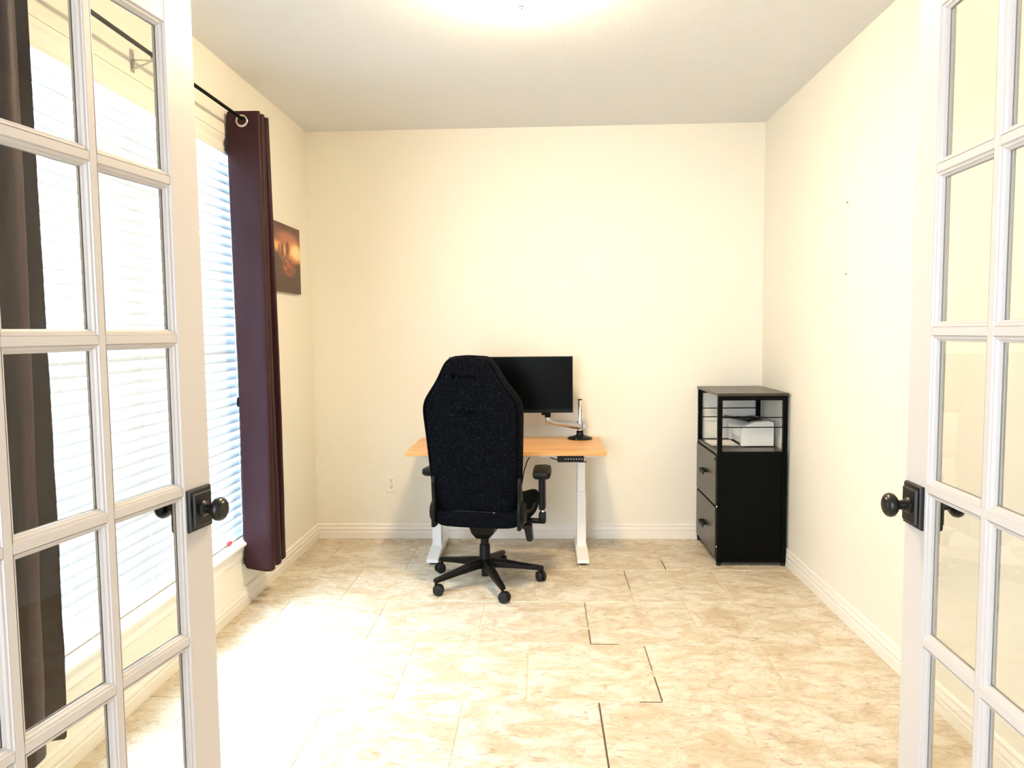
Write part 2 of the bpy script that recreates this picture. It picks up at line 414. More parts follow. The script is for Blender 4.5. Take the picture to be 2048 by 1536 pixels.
def curtain(ycs, label, amps, zbot, seedv, flip=1, spread=1.0):
    """accordion folds across the rod: ycs are rod positions of the fold faces"""
    rnd = random.Random(seedv)
    t = tag(empty('curtain', (RX, ycs[0], 0)), label, 'curtain', 'plum brown grommet curtains')
    n = len(ycs); ztop = RZ+.038; NZ = 44
    # plan path of the cloth: zigzag, rounded at the turns, as a list per height
    def path(h):           # h 0 top .. 1 bottom
        pts = []; s = 1+(spread-1)*h
        A = amps*(1-.10*h)
        for i, y in enumerate(ycs):
            yy = (y-ycs[0])*s
            nx = (ycs[i+1]-ycs[0])*s if i < n-1 else yy+.03
            sg = flip if i % 2 == 0 else -flip
            wob = .012*math.sin(3*h+i*1.7)*h
            for k in range(7):
                u = -1+2*k/6
                pts.append((sg*u*A*(.93 if abs(u) > .99 else 1)+wob, yy+.006*math.sin(u*2.2+i+2.5*h)*(.4+h)+wob*.4))
            if i < n-1:
                for k in range(1, 4):
                    a = PI*k/4; r = (nx-yy)/2
                    pts.append((sg*(A*.95+abs(r)*.5*math.sin(a))+wob, yy+r-r*math.cos(a)))
        return pts
    bm = B(); rows = []
    for j in range(NZ+1):
        h = j/NZ; z = ztop+(zbot-ztop)*h
        row = []
        for m, (px, py) in enumerate(path(h)):
            cr = .0035*math.sin(z*17+m*.35)*max(0, h-.3)+.002*math.sin(z*41+m*.9)*h
            zz = z+(.012*math.sin(m*.33+seedv) if j == NZ else 0)
            row.append(bm.verts.new((px, py+cr, zz)))
        rows.append(row)
    for a, b in zip(rows, rows[1:]):
        for k in range(len(a)-1): bm.faces.new((a[k], a[k+1], b[k+1], b[k]))
    o = obj('cloth', bm, 'satin', t, smooth='all'); m = o.modifiers.new('thickness', 'SOLIDIFY'); m.thickness = .002; m.offset = 0
    subd(o, 1)
    for i, y in enumerate(ycs):
        g = lathe(B(), [(.0205, -.004), (.024, -.0055), (.030, -.0045), (.031, 0), (.030, .0045), (.024, .0055), (.0205, .004), (.0195, 0), (.0205, -.004)], 32, 1)
        g.faces.ensure_lookup_table()
        for fce in [fc for fc in g.faces if len(fc.verts) > 4]: g.faces.remove(fce)
        obj('grommet', g, 'nickel', t, smooth='all', loc=(0, y-ycs[0], RZ-.0115))
    return t
curtain([3.585, 3.613, 3.641, 3.669, 3.697, 3.725], 'dark plum curtain at the far end of the window, nearest the canvas print', .082, .20, 3, 1, 1.5)
curtain([1.985, 1.925, 1.87, 1.815, 1.76, 1.705], 'dark plum curtain at the near end of the window, seen through the left glass door', .082, .22, 9, -1, 1.2)

# ------------------------------------------------------------------ French doors
def french_door(idx, loc, ang, side):
    """local: s runs from the hinge (0) along +X to the free edge (W), face towards the camera at y=0, thickness to +Y*side"""
    W, Z0, Z1, T = .93, .012, 2.225, .035
    d = struct(empty('door_%d' % idx, loc, ang))
    F = side      # the room-centre face looks to local -Y*F
    def Y(a, b):
        a, b = a*F, b*F
        return (a, b) if a < b else (b, a)
    ST, TOP, BOT = .104, .118, .275
    gx0, gx1, gz0, gz1 = ST, W-ST, Z0+BOT, Z1-TOP
    yy = Y(0, T)
    def part(name, x0, x1, z0, z1, y=yy, mat='doorpaint', parent=d, bev=.0015):
        return obj(name, bx(x0, x1, y[0], y[1], z0, z1, bev=bev, seg=1), mat, parent)
    part('hinge_stile', 0, ST, Z0, Z1); part('lock_stile', W-ST, W, Z0, Z1)
    part('top_rail', ST, W-ST, Z1-TOP, Z1); part('bottom_rail', ST, W-ST, Z0, Z0+BOT)
    mw = .020; nx, nz = 3, 5
    px = (gx1-gx0+mw)/nx; pz = (gz1-gz0+mw)/nz
    for i in range(1, nx): part('muntin', gx0+i*px-mw, gx0+i*px, gz0, gz1, Y(.002, T-.002))
    for j in range(1, nz):
        for i in range(nx): part('muntin', gx0+i*px, gx0+i*px+px-mw, gz0+j*pz-mw, gz0+j*pz, Y(.002, T-.002))
    def ring(x0, x1, z0, z1, y, face):
        """moulded glazing bead around one light: mitred, stepped profile"""
        prof = [(0, .0), (.0015, .003), (.006, .0035), (.0085, .008), (.0115, .0095), (.0125, .0140)]
        bm = B(); loops = []
        for inset, dep in prof:
            yv = y+dep*face*F
            loops.append([bm.verts.new(q) for q in ((x0+inset, yv, z0+inset), (x1-inset, yv, z0+inset), (x1-inset, yv, z1-inset), (x0+inset, yv, z1-inset))])
        for a, b in zip(loops, loops[1:]):
            for k in range(4): bm.faces.new((a[k], a[(k+1) % 4], b[(k+1) % 4], b[k]))
        return bm
    for i in range(nx):
        for j in range(nz):
            x0 = gx0+i*px; x1 = x0+px-mw; z0 = gz0+j*pz; z1 = z0+pz-mw
            p = obj('pane', bx(x0+.004, x1-.004, *Y(T/2-.002, T/2+.002), z0+.004, z1-.004), 'glass', d)
            obj('glazing_bead', ring(x0, x1, z0, z1, .002*F, 1), 'doorpaint', p)
            obj('glazing_bead', ring(x0, x1, z0, z1, (T-.002)*F, -1), 'doorpaint', p)
    kx, kz = W-.054, .962
    for face, y0 in ((-1, 0), (1, T*F)):
        dr = -F if face == -1 else F
        b = B()
        def fr(xh, zh, dep): return [(kx-xh, y0+dr*dep, kz-zh), (kx+xh, y0+dr*dep, kz-zh), (kx+xh, y0+dr*dep, kz+zh), (kx-xh, y0+dr*dep, kz+zh)]
        loft(b, [fr(.044, .052, 0), fr(.044, .052, .005), fr(.041, .049, .010), fr(.034, .042, .011), fr(.032, .040, .016), fr(.031, .039, .017)])
        kn = obj('knob_set', b, 'bronze', d, smooth=True)
        k = B(); lathe(k, [(.0, .014), (.020, .014), (.020, .019), (.0165, .023), (.0125, .026), (.0115, .040), (.0125, .043), (.0205, .046), (.0275, .052), (.0295, .060), (.0275, .067), (.0225, .071), (.0205, .0705), (.0185, .0735), (.0145, .0745), (.0, .0755)], 32, 1)
        for v in k.verts: v.co = Vector((v.co.x+kx, y0+dr*v.co.y, v.co.z+kz))
        obj('knob', k, 'bronze', kn, smooth=True)
    for hz in (.22, 1.12, 2.0):
        obj('hinge', tube(B(), [(-.004, -.006*F, hz-.045), (-.004, -.006*F, hz+.045)], .006, 10), 'bronze', d, smooth=True)
    obj('latch_plate', bx(W-.0005, W+.0015, *Y(.006, T-.006), kz-.03, kz+.03), 'bronze', d)
    return d
# left leaf: hinge at (-0.990, 0.888), free edge at (-0.845, 1.807)
aL = math.atan2(1.807-.888, -.845+.990)
french_door(1, (-.990, .888, 0), aL, 1)
aR = math.atan2(1.838-.909, .901-.863)
french_door(2, (.863, .909, 0), aR, -1)

# ------------------------------------------------------------------ ceiling lamp
def ceiling_light():
    t = tag(empty('ceiling_light', (-.069, 2.85, ZC)), 'round lit frosted glass dome lamp on the ceiling', 'lamp')
    obj('pan', lathe(B(), [(0, 0), (.155, 0), (.158, -.006), (.150, -.022), (0, -.022)], 40), 'nickel', t, smooth=True)
    obj('glass_dome', lathe(B(), [(.148, -.02), (.172, -.026), (.170, -.036), (.150, -.058), (.115, -.078), (.07, -.091), (.02, -.097), (0, -.098)], 40), 'lamp', t, smooth='all')
    obj('finial', lathe(B(), [(0, -.094), (.011, -.096), (.012, -.100), (.006, -.104), (.007, -.108), (.004, -.113), (0, -.114)], 16), 'nickel', t, smooth=True)
ceiling_light()

# ------------------------------------------------------------------ canvas print
def canvas():
    t = NT('sunset_print'); v = t.obj(); sp = t.n('ShaderNodeSeparateXYZ'); t.l(v, sp.inputs[0]); y, z = sp.outputs[1], sp.outputs[2]
    n1 = t.noise(t.mapv(v, (1, 5, 11)), 1.6, 5, .65, 1.2); n2 = t.noise(v, 38, 4, .7, .5)
    def blob(cy, cz, ry, rz, soft=1.0):
        a = t.math('DIVIDE', t.math('SUBTRACT', y, cy), ry); b = t.math('DIVIDE', t.math('SUBTRACT', z, cz), rz)
        d = t.math('ADD', t.math('MULTIPLY', a, a), t.math('MULTIPLY', b, b))
        o = t.n('ShaderNodeMapRange'); t.l(d, o.inputs[0]); o.inputs[1].default_value = 1; o.inputs[2].default_value = 1-soft; o.inputs[3].default_value = 0; o.inputs[4].default_value = 1
        o.interpolation_type = 'SMOOTHSTEP'; return o.outputs[0]
    # object origin is the centre of the print: y +-.31, z +-.20
    c = t.ramp(t.math('ADD', t.math('DIVIDE', z, .4), .5), [(0, lin((74, 48, 36))), (.35, lin((84, 56, 42))), (.52, lin((78, 54, 46))), (.66, lin((150, 84, 58))), (.85, lin((120, 74, 58))), (1, lin((96, 62, 52)))])
    c = t.mix(t.math('MULTIPLY', t.ramp(n1, [(.4, (0, 0, 0)), (.65, (1, 1, 1))]), .45), c, lin((60, 38, 34)))
    zl = t.math('ADD', t.math('SUBTRACT', z, .052), t.math('MULTIPLY', y, .10))
    band = t.n('ShaderNodeMapRange'); t.l(t.math('ABSOLUTE', zl), band.inputs[0]); band.inputs[1].default_value = .046; band.inputs[2].default_value = .004; band.interpolation_type = 'SMOOTHSTEP'
    c = t.mix(t.math('MULTIPLY', band.outputs[0], t.math('ADD', .5, t.math('MULTIPLY', n1, .8))), c, lin((246, 176, 112)))
    c = t.mix(t.math('MULTIPLY', blob(.10, .115, .24, .06), .55), c, lin((212, 132, 108)))
    c = t.mix(t.math('MULTIPLY', blob(.215, .05, .17, .085), .85), c, lin((240, 160, 88)))
    c = t.mix(t.math('MULTIPLY', blob(.235, .05, .12, .06), .95), c, lin((255, 232, 172)))
    for cy, cz, ry, rz in ((-.005, .045, .032, .045), (.085, .056, .036, .052), (-.055, .05, .015, .03)):
        c = t.mix(t.math('MULTIPLY', blob(cy, cz, ry, rz, .5), t.math('ADD', .6, t.math('MULTIPLY', n2, .5))), c, lin((88, 48, 34)))
    c = t.mix(t.math('MULTIPLY', blob(.10, .0, .2, .035), t.ramp(n2, [(.45, (0, 0, 0)), (.6, (1, 1, 1))])), c, lin((200, 130, 84)))
    fl = t.math('MULTIPLY', blob(.10, -.055, .15, .06), t.ramp(n2, [(.42, (0, 0, 0)), (.58, (1, 1, 1))]))
    c = t.mix(t.math('MULTIPLY', fl, .8), c, lin((206, 104, 64)))
    t.set(Base_Color=c, Roughness=.45)
    y0, y1, z0, z1 = 3.97, 4.597, 1.636, 2.036
    r = tag(empty('canvas_print', (XL+.018, (y0+y1)/2, (z0+z1)/2)), 'canvas print of a sunset with two dark trees hanging on the left wall', 'picture')
    L, Hh = (y1-y0)/2, (z1-z0)/2
    obj('stretcher_frame', bx(-.018, .0, -L+.004, L-.004, -Hh+.004, Hh-.004), 'gap', r)
    obj('canvas', bx(-.016, .0025, -L, L, -Hh, Hh, bev=.0015, seg=2), t.m, r)
canvas()

# ------------------------------------------------------------------ outlet and nails
def outlet():
    t = tag(empty('wall_outlet', (-1.023, YB, .375)), 'white double power outlet on the back wall', 'outlet')
    obj('cover_plate', bx(-.035, .035, -.006, 0, -.0575, .0575, bev=.003), 'outlet', t)
    for z in (.0225, -.0225):
        b = B(); pts = []
        for k in range(24):
            a = 2*PI*k/24; pts.append((max(-.0135, min(.0135, .0172*math.cos(a))), z+.0145*math.sin(a)))
        prism(b, pts, 1, -.0085, -.003); s = obj('receptacle', b, 'outlet', t)
        obj('slot', bx(-.0085, -.0052, -.0088, -.0060, z-.001, z+.0085), 'slot', s); obj('slot', bx(.0052, .0085, -.0088, -.0060, z-.001, z+.0075), 'slot', s)
        obj('ground_hole', lathe(B(), [(0, -.0088), (.0034, -.0088), (.0034, -.006), (0, -.006)], 12, 1, (0, 0, z-.0075)), 'slot', s)
    obj('screw', lathe(B(), [(0, -.0078), (.0028, -.0072), (.003, -.0055), (0, -.0055)], 12, 1), 'nickel', t)
outlet()
for z, nm in ((1.976, 'upper'), (1.644, 'lower')):
    o = obj('wall_nail', lathe(B(), [(0, .002), (.0015, .002), (.0015, -.006), (.0035, -.0065), (.0035, -.0078), (0, -.008)], 10, 0), 'slot', loc=(XR, 3.54, z))
    tag(o, 'tiny %s nail left in the bare right wall' % nm, 'nail')

# ------------------------------------------------------------------ desk
DZ = .70
def desk():
    X0, X1, Y0, Y1 = -.797, .366, 4.168, 4.772; cx = (X0+X1)/2
    t = tag(empty('standing_desk', (cx, 4.47, 0)), 'sit stand desk with a light wood top on white legs against the back wall', 'desk')
    inv = Matrix.Translation(-Vector(t.location))
    def ch(name, bm, mat, parent=None, **k):
        o = obj(name, bm, mat, **k); o.parent = parent or t
        if parent is None: o.matrix_parent_inverse = inv
        return o
    ch('desktop', bx(X0, X1, Y0, Y1, DZ-.025, DZ, bev=.0025), 'wood')
    for lx in (-.665, .235):
        c = ch('leg', bx(lx-.028, lx+.028, 4.475, 4.555, .05, .40, bev=.003), 'white_metal')
        ch('inner_tube', bx(lx-.024, lx+.024, 4.48, 4.55, .40, DZ-.05, bev=.003), 'white_metal', c)
        f = B(); hw = .036
        prism(f, [(4.272, .012), (4.276, .034), (4.50, .064), (4.55, .064), (4.772, .034), (4.776, .012)], 0, lx-hw, lx+hw)
        fo = ch('foot', f, 'white_metal'); bevel(fo, .004)
        for fy in (4.31, 4.74): ch('levelling_pad', lathe(B(), [(0, 0), (.02, 0), (.02, .008), (.008, .012), (0, .012)], 16, 2, (lx, fy, 0)), 'rubber', fo)
        s = B(); prism(s, [(4.22, DZ-.026), (4.22, DZ-.034), (4.46, DZ-.062), (4.57, DZ-.062), (4.75, DZ-.034), (4.75, DZ-.026)], 0, lx-.03, lx+.03)
        ch('top_bracket', s, 'white_metal')
        ch('bolt', lathe(B(), [(0, -.0015), (.003, -.001), (.003, .002), (0, .002)], 10, 1, (lx+.006, 4.480, .628)), 'gap', c)
    ch('crossbeam', bx(-.66, .23, 4.485, 4.545, DZ-.085, DZ-.0255, bev=.003), 'white_metal')
    ch('front_rail', bx(-.74, .315, 4.20, 4.235, DZ-.036, DZ-.0255), 'white_metal')
    k = ch('controller', bx(.083, .235, 4.172, 4.245, DZ-.062, DZ-.0255, bev=.003), 'black_plastic')
    ch('controller_tab', bx(.205, .25, 4.178, 4.20, DZ-.064, DZ-.060), 'black_plastic', k)
    for i in range(7):
        ch('button', bx(.127+i*.0155, .133+i*.0155, 4.1712, 4.1725, DZ-.046, DZ-.041), 'button', k)
    ch('cable', tube(B(), [(.085, 4.20, DZ-.052), (.06, 4.20, DZ-.046), (.04, 4.205, DZ-.036), (.02, 4.21, DZ-.03)], .003, 7), 'rubber', k, smooth=True)
    ch('power_cable', tube(B(), [(-.035, 4.46, DZ-.027), (-.06, 4.45, DZ-.05), (-.095, 4.44, DZ-.10), (-.115, 4.43, DZ-.16), (-.13, 4.43, DZ-.24), (-.16, 4.44, DZ-.30), (-.22, 4.46, DZ-.29), (-.27, 4.47, DZ-.2), (-.3, 4.48, DZ-.09)], .0035, 7), 'rubber', smooth=True)
desk()

def monitor():
    cx, cz, Y = -.196, 1.057, 4.56
    t = tag(empty('monitor', (cx, Y, cz)), 'wide black flat monitor held above the desk, switched off', 'monitor')
    hw, hh = .3855, .176
    b = B(); loft(b, [[(x*hw, 0, z*hh) for x, z in ((-1, -1), (1, -1), (1, 1), (-1, 1))], [(x*hw, .014, z*hh) for x, z in ((-1, -1), (1, -1), (1, 1), (-1, 1))],
              [(x*hw*.8, .034, z*hh*.72) for x, z in ((-1, -1), (1, -1), (1, 1), (-1, 1))]])
    obj('housing', b, 'bezel', t)
    obj('screen', bx(-hw+.006, hw-.006, -.0015, .001, -hh+.024, hh-.007), 'screen', t)
    obj('chin', bx(-hw+.001, hw-.001, -.0035, .001, -hh+.0005, -hh+.021, bev=.001, seg=1), 'bezel', t)
    obj('chin_edge', bx(-hw+.03, hw-.008, -.0042, .001, -hh+.0205, -hh+.0228), 'black_plastic', t)
    obj('mount_plate', bx(-.05, .05, .034, .044, -.06, .04, bev=.002), 'black_plastic', t)
monitor()

def monitor_arm():
    px, py = .238, 4.672
    t = tag(empty('monitor_mount', (px, py, DZ)), 'silver monitor mount with a chrome pole and round black base on the desk', 'monitor mount')
    ba = obj('base', lathe(B(), [(0, .0005), (.078, .0005), (.080, .005), (.074, .011), (.045, .018), (.026, .024), (.022, .032), (.0215, .052), (.019, .054), (0, .054)], 40), 'black_plastic', t, smooth=True)
    obj('screw', lathe(B(), [(0, -.0022), (.003, -.001), (.003, .003), (0, .003)], 10, 1, (.0, -.0225, .036)), 'chrome', ba)
    obj('screw', lathe(B(), [(0, -.0022), (.003, -.001), (.003, .003), (0, .003)], 10, 1, (-.028, -.0735, .006)), 'chrome', ba)
    obj('pole', lathe(B(), [(0, .05), (.0145, .05), (.0145, .248), (.0135, .25), (0, .25)], 28), 'chrome', t, smooth=True)
    obj('pole_cap', lathe(B(), [(0, .2495), (.0147, .2495), (.0147, .2535), (.012, .2555), (0, .2555)], 28), 'black_plastic', t, smooth=True)
    obj('collar', lathe(B(), [(.0148, .068), (.021, .068), (.023, .074), (.023, .108), (.019, .116), (.0148, .116)], 28), 'alu', t, smooth=True)
    c = B(); prism(c, [(.014, .066), (.040, .060), (.047, .082), (.034, .098), (.014, .104)], 1, -.016, .016); bevel(obj('clamp', c, 'alu', t), .004)
    # the arm: a tapering oval beam swinging to the left and a little to the front
    e = B(); secs = []
    path = [((0, -.012, .082), .020, .020), ((-.05, -.018, .092), .019, .021), ((-.11, -.026, .103), .018, .020), ((-.165, -.033, .112), .017, .017), ((-.19, -.037, .120), .016, .016), ((-.203, -.039, .135), .016, .014)]
    for i, (p_, ry, rz) in enumerate(path):
        a = Vector(path[max(0, i-1)][0]); b = Vector(path[min(len(path)-1, i+1)][0]); d = (b-a).normalized()
        s = Vector((0, 1, 0)); s = (s-d*s.dot(d)).normalized(); u = d.cross(s)
        secs.append([tuple(Vector(p_)+s*ry*math.cos(2*PI*k/16)+u*rz*math.sin(2*PI*k/16)) for k in range(16)])
    loft(e, secs); obj('arm', e, 'alu', t, smooth=True)
    obj('elbow', lathe(B(), [(0, .098), (.010, .098), (.012, .104), (.0165, .112), (.0175, .142), (.016, .146), (0, .146)], 24, 2, (-.205, -.039, 0)), 'alu', t, smooth=True)
    h = obj('tilt_head', lathe(B(), [(0, .144), (.017, .144), (.019, .150), (.019, .172), (.014, .178), (0, .178)], 24, 2, (-.205, -.039, 0)), 'black_plastic', t, smooth=True)
    obj('tilt_neck', bx(-.235, -.19, -.048, -.028, .158, .30, bev=.005), 'black_plastic', t)
    obj('pivot_bolt', lathe(B(), [(0, -.245), (.011, -.245), (.012, -.236), (.012, -.224), (0, -.224)], 18, 0, (0, -.042, .17)), 'black_plastic', t, smooth=True)
    n = obj('mount_bar', bx(-.48, -.19, -.066, -.05, .325, .375, bev=.004), 'black_plastic', t)
    obj('mount_bracket', bx(-.235, -.19, -.06, -.03, .26, .38, bev=.004), 'black_plastic', t)
monitor_arm()

# ------------------------------------------------------------------ chair
def chair():
    t = tag(empty('office_chair', (-.325, 3.975, 0), math.radians(-9)), 'tall charcoal fabric gaming chair with a five star black base at the desk', 'chair')
    # five star base
    lathe_hub = lathe(B(), [(0, .082), (.030, .082), (.038, .095), (.040, .125), (.036, .135), (.030, .150), (.0285, .215), (.024, .222), (0, .222)], 28)
    hub = obj('base_hub', lathe_hub, 'black_plastic', t, smooth=True)
    obj('gas_lift_stub', tube(B(), [(0, 0, .040), (0, 0, .085)], .020, 16), 'black_plastic', hub, smooth=True)
    R = .315
    legbm = B(); secs = []
    for u, z, hw, hh in ((.02, .118, .030, .024), (.09, .112, .026, .021), (.2, .096, .020, .0155), (.29, .083, .0165, .013), (.325, .078, .015, .011)):
        secs.append([(u, -hw, z-hh), (u, hw, z-hh), (u, hw*.95, z+hh*.4), (u, hw*.55, z+hh), (u, -hw*.55, z+hh), (u, -hw*.95, z+hh*.4)])
    loft(legbm, secs); lme = None
    def wheel_set():
        b = B()
        for s in (-1, 1):
            prof = [(0, s*.004), (.027, s*.004), (.0285, s*.007), (.0285, s*.017), (.026, s*.022), (.018, s*.0245), (0, s*.0245)]
            lathe(b, prof, 22, 1)
        return b
    caster_turn = {0: .6, 1: 2.0, 2: .3, 3: 1.2, 4: 2.5}
    for i in range(5):
        a = math.radians(-60+72*i)
        if lme is None:
            lo = obj('base_leg', legbm, 'black_plastic', t, smooth=True); bevel(lo, .003); lme = lo.data
        else:
            lo = bpy.data.objects.new('base_leg', lme); link(lo, t); bevel(lo, .003)
        lo.rotation_euler = (0, 0, a)
        ca = empty('caster'); ca.parent = t; ca.location = (R*math.cos(a), R*math.sin(a), 0); ca.rotation_euler = (0, 0, caster_turn[i]+a)
        obj('wheel', wheel_set(), 'rubber', ca, smooth=True, loc=(.012, 0, .0285))
        h = B(); pts = [(.012+.031*math.cos(q), .0285+.031*math.sin(q)) for q in [math.radians(-20+20*k) for k in range(11)]]
        inner = [(.012+.022*math.cos(q), .0285+.022*math.sin(q)) for q in [math.radians(180-20*k) for k in range(11)]]
        prism(h, pts+inner, 1, -.005, .005); tube(h, [(0, 0, .05), (0, 0, .078)], .008, 10)
        obj('caster_fork', h, 'black_plastic', ca)
    # column and tilt mechanism
    g = lathe(B(), [(0, .2), (.0225, .2), (.0225, .262), (.026, .266), (.030, .285), (.032, .30), (0, .30)], 24); obj('gas_lift', g, 'black_plastic', t, smooth=True)
    m = B(); loft(m, [[(-.035, -.06, .262), (.035, -.06, .262), (.035, .07, .262), (-.035, .07, .262)], [(-.05, -.10, .30), (.07, -.10, .30), (.07, .12, .30), (-.05, .12, .30)],
                      [(-.06, -.13, .352), (.085, -.13, .352), (.085, .16, .352), (-.06, .16, .352)]])
    me = obj('tilt_mechanism', m, 'black_plastic', t); bevel(me, .006)
    obj('tension_knob', lathe(B(), [(0, -.05), (.024, -.05), (.026, -.03), (.018, .0), (0, .0)], 20, 1, (.03, .16, .29)), 'black_plastic', t, smooth=True)
    # lever paddle on the right
    lv = B(); tube(lv, [(.07, -.02, .335), (.20, -.02, .338), (.255, -.02, .335)], .007, 10)
    prism(lv, [(.225, .345), (.262, .347), (.268, .338), (.275, .262), (.268, .256), (.246, .257), (.240, .275), (.232, .318), (.215, .333)], 1, -.045, .006)
    bevel(obj('tilt_lever', lv, 'black_plastic', t), .003)
    # seat
    s = B()
    def sec(y, w, zb, zt, bol): return [(-w, y, zb+.02), (-w*.9, y, zb), (0, y, zb), (w*.9, y, zb), (w, y, zb+.02), (w*1.02, y, zt-.01+bol*.5), (w*.95, y, zt+bol), (w*.78, y, zt+bol*.8), (w*.62, y, zt), (0, y, zt+.004),
                                        (-w*.62, y, zt), (-w*.78, y, zt+bol*.8), (-w*.95, y, zt+bol), (-w*1.02, y, zt-.01+bol*.5)]
    loft(s, [sec(-.185, .20, .362, .415, 0), sec(-.18, .222, .353, .428, .0), sec(-.12, .232, .35, .44, .012), sec(.0, .262, .35, .445, .05), sec(.15, .272, .35, .45, .055), sec(.26, .265, .352, .455, .03), sec(.315, .25, .365, .45, .01), sec(.335, .23, .385, .435, 0)])
    so = obj('seat', s, 'fabric', t, smooth='all'); subd(so, 2)
    # reclined backrest in its own frame: v along the back, origin at the hinge
    lean = math.radians(9.5)
    bk = empty('backrest'); bk.parent = t; bk.location = (-.012, -.150, .425); bk.rotation_euler = (lean, 0, 0)
    def bsec(v, w, fw, th=.075, bul=.012):
        w *= 1.045
        P = [(0, -bul), (w*.45, -bul*.8), (w*.80, -.002), (w*.965, .014), (w, .045), (w*.985, .075+fw*.5), (w*.90, .082+fw), (w*.76, .074+fw*.8), (w*.6, th+.006), (w*.3, th), (0, th)]
        cr = .016*max(0, (v-.70)/.148); L = [(x, y, v+cr*(1-(x/w)**2)) for x, y in P]; return L+[(-x, y, z) for x, y, z in L[-2:0:-1]]
    rows = [(.006, .18, .0, .05, .0), (.014, .212, .01, .07, .006), (.06, .228, .03, .08, .010), (.15, .238, .07, .08, .012), (.29, .244, .10, .08, .014), (.42, .249, .11, .08, .014), (.53, .257, .095, .08, .014), (.583, .256, .075, .08, .014), (.63, .238, .045, .08, .014), (.685, .197, .03, .078, .014),
            (.74, .163, .022, .076, .013), (.79, .139, .016, .072, .011), (.818, .122, .01, .066, .008), (.833, .104, .004, .058, .002), (.838, .085, .0, .05, -.006)]
    b = B(); loft(b, [bsec(*r) for r in rows])
    bo = obj('back_cushion', b, 'fabric', bk, smooth='all'); subd(bo, 2)
    # seam piping along both sides of the rear panel
    for sgn in (-1, 1):
        obj('piping', tube(B(), [(sgn*(r[1]*.955), .0095, r[0]) for r in rows[2:13]], .0022, 6), 'fabric_dark', bo, smooth=True)
    obj('zip_seam', tube(B(), [(-.2, .02, .012), (-.1, -.004, .012), (.1, -.004, .012), (.2, .02, .012)], .003, 6), 'black_plastic', bo, smooth=True)
    obj('zip_pull', lathe(B(), [(0, -.004), (.0035, -.003), (.0035, .003), (0, .004)], 10, 1, (.105, -.009, .012)), 'chrome', bo)
    def text(body, size, x, v, yoff, nm):
        cu = bpy.data.curves.new(nm, 'FONT'); cu.body = body; cu.size = size; cu.extrude = .0016; cu.align_x = 'LEFT'; cu.align_y = 'CENTER'
        tmp = bpy.data.objects.new(nm, cu); col.objects.link(tmp)
        dg = bpy.context.evaluated_depsgraph_get(); me = bpy.data.meshes.new_from_object(tmp.evaluated_get(dg))
        bpy.data.objects.remove(tmp); me.materials.clear(); me.materials.append(M['fabric_dark'])
        o = bpy.data.objects.new(nm, me); link(o, bo); o.location = (x, yoff, v); o.rotation_euler = (PI/2, 0, 0); return o
    o = text('TITAN', .034, -.062, .565, -.0135, 'lettering'); o['label'] = 'embossed dark lettering TITAN'
    o = text('SECRETLAB', .019, -.047, .752, -.0115, 'lettering'); o['label'] = 'small embossed maker name lettering'
    e = B(); z = .752
    for pts in ([(-.088, z+.013), (-.078, z+.009), (-.073, z-.004), (-.068, z+.009), (-.058, z+.013), (-.062, z-.002), (-.073, z-.017), (-.084, z-.002)], [(-.078, z+.016), (-.073, z+.004), (-.068, z+.016), (-.073, z+.012)]):
        prism(e, pts, 1, -.0135, -.008)
    o = obj('emblem', e, 'fabric_dark', bo); o['label'] = 'small embossed winged crest'
    # recliner brackets and round covers
    for sgn in (-1, 1):
        br = B()
        prism(br, [(-.205, .355), (-.150, .352), (-.10, .37), (-.09, .44), (-.115, .50), (-.165, .62), (-.185, .63), (-.198, .60), (-.19, .50), (-.206, .45)], 0, sgn*.222, sgn*.242)
        o = obj('recline_bracket', br, 'black_plastic', t); bevel(o, .006)
        obj('bracket_cover', lathe(B(), [(0, sgn*.235), (.058, sgn*.235), (.060, sgn*.246), (.052, sgn*.256), (.030, sgn*.260), (0, sgn*.260)], 30, 0, (0, -.135, .432)), 'black_plastic', o, smooth=True)
    rl = B(); tube(rl, [(.255, -.12, .43), (.285, -.10, .45), (.29, -.05, .47)], [.008, .009, .006], 10); obj('recline_lever', rl, 'black_plastic', t, smooth=True)
    # armrests
    for sgn in (-1, 1):
        ax = .315 if sgn > 0 else -.285; a = empty('armrest'); a.parent = t
        L = B(); tube(L, [(sgn*.20, .06, .345), (ax-sgn*.01, .06, .345)], .015, 10)
        box(L, min(ax-.018, ax+.018), max(ax-.018, ax+.018), .035, .085, .335, .395, .005); obj('arm_bracket', L, 'black_plastic', a, smooth=True)
        obj('arm_tube', lathe(B(), [(0, .39), (.011, .39), (.011, .42), (0, .42)], 16, 2, (ax, .06, 0)), 'chrome', a, smooth=True)
        p = B(); box(p, ax-.0165, ax+.0165, .03, .09, .41, .600, .007); obj('arm_post', p, 'black_plastic', a)
        pd = B(); out = [(-.040, -.115), (.032, -.125), (.047, -.105), (.052, .02), (.045, .12), (.02, .14), (-.028, .135), (-.047, .11), (-.050, .0), (-.048, -.095)]
        def pr(sx, z): return [(ax+sgn*x*sx, .06+y*sx, z) for x, y in out]
        loft(pd, [pr(.80, .596), pr(.97, .607), pr(1.0, .620), pr(.97, .633), pr(.84, .639)])
        po = obj('arm_pad', pd, 'black_plastic', a, smooth=True)
        tl = Matrix.Translation((ax, .06, .62)) @ Matrix.Rotation(sgn*.12, 4, 'Z') @ Matrix.Translation((-ax, -.06, -.62)); po.data.transform(tl)
chair()

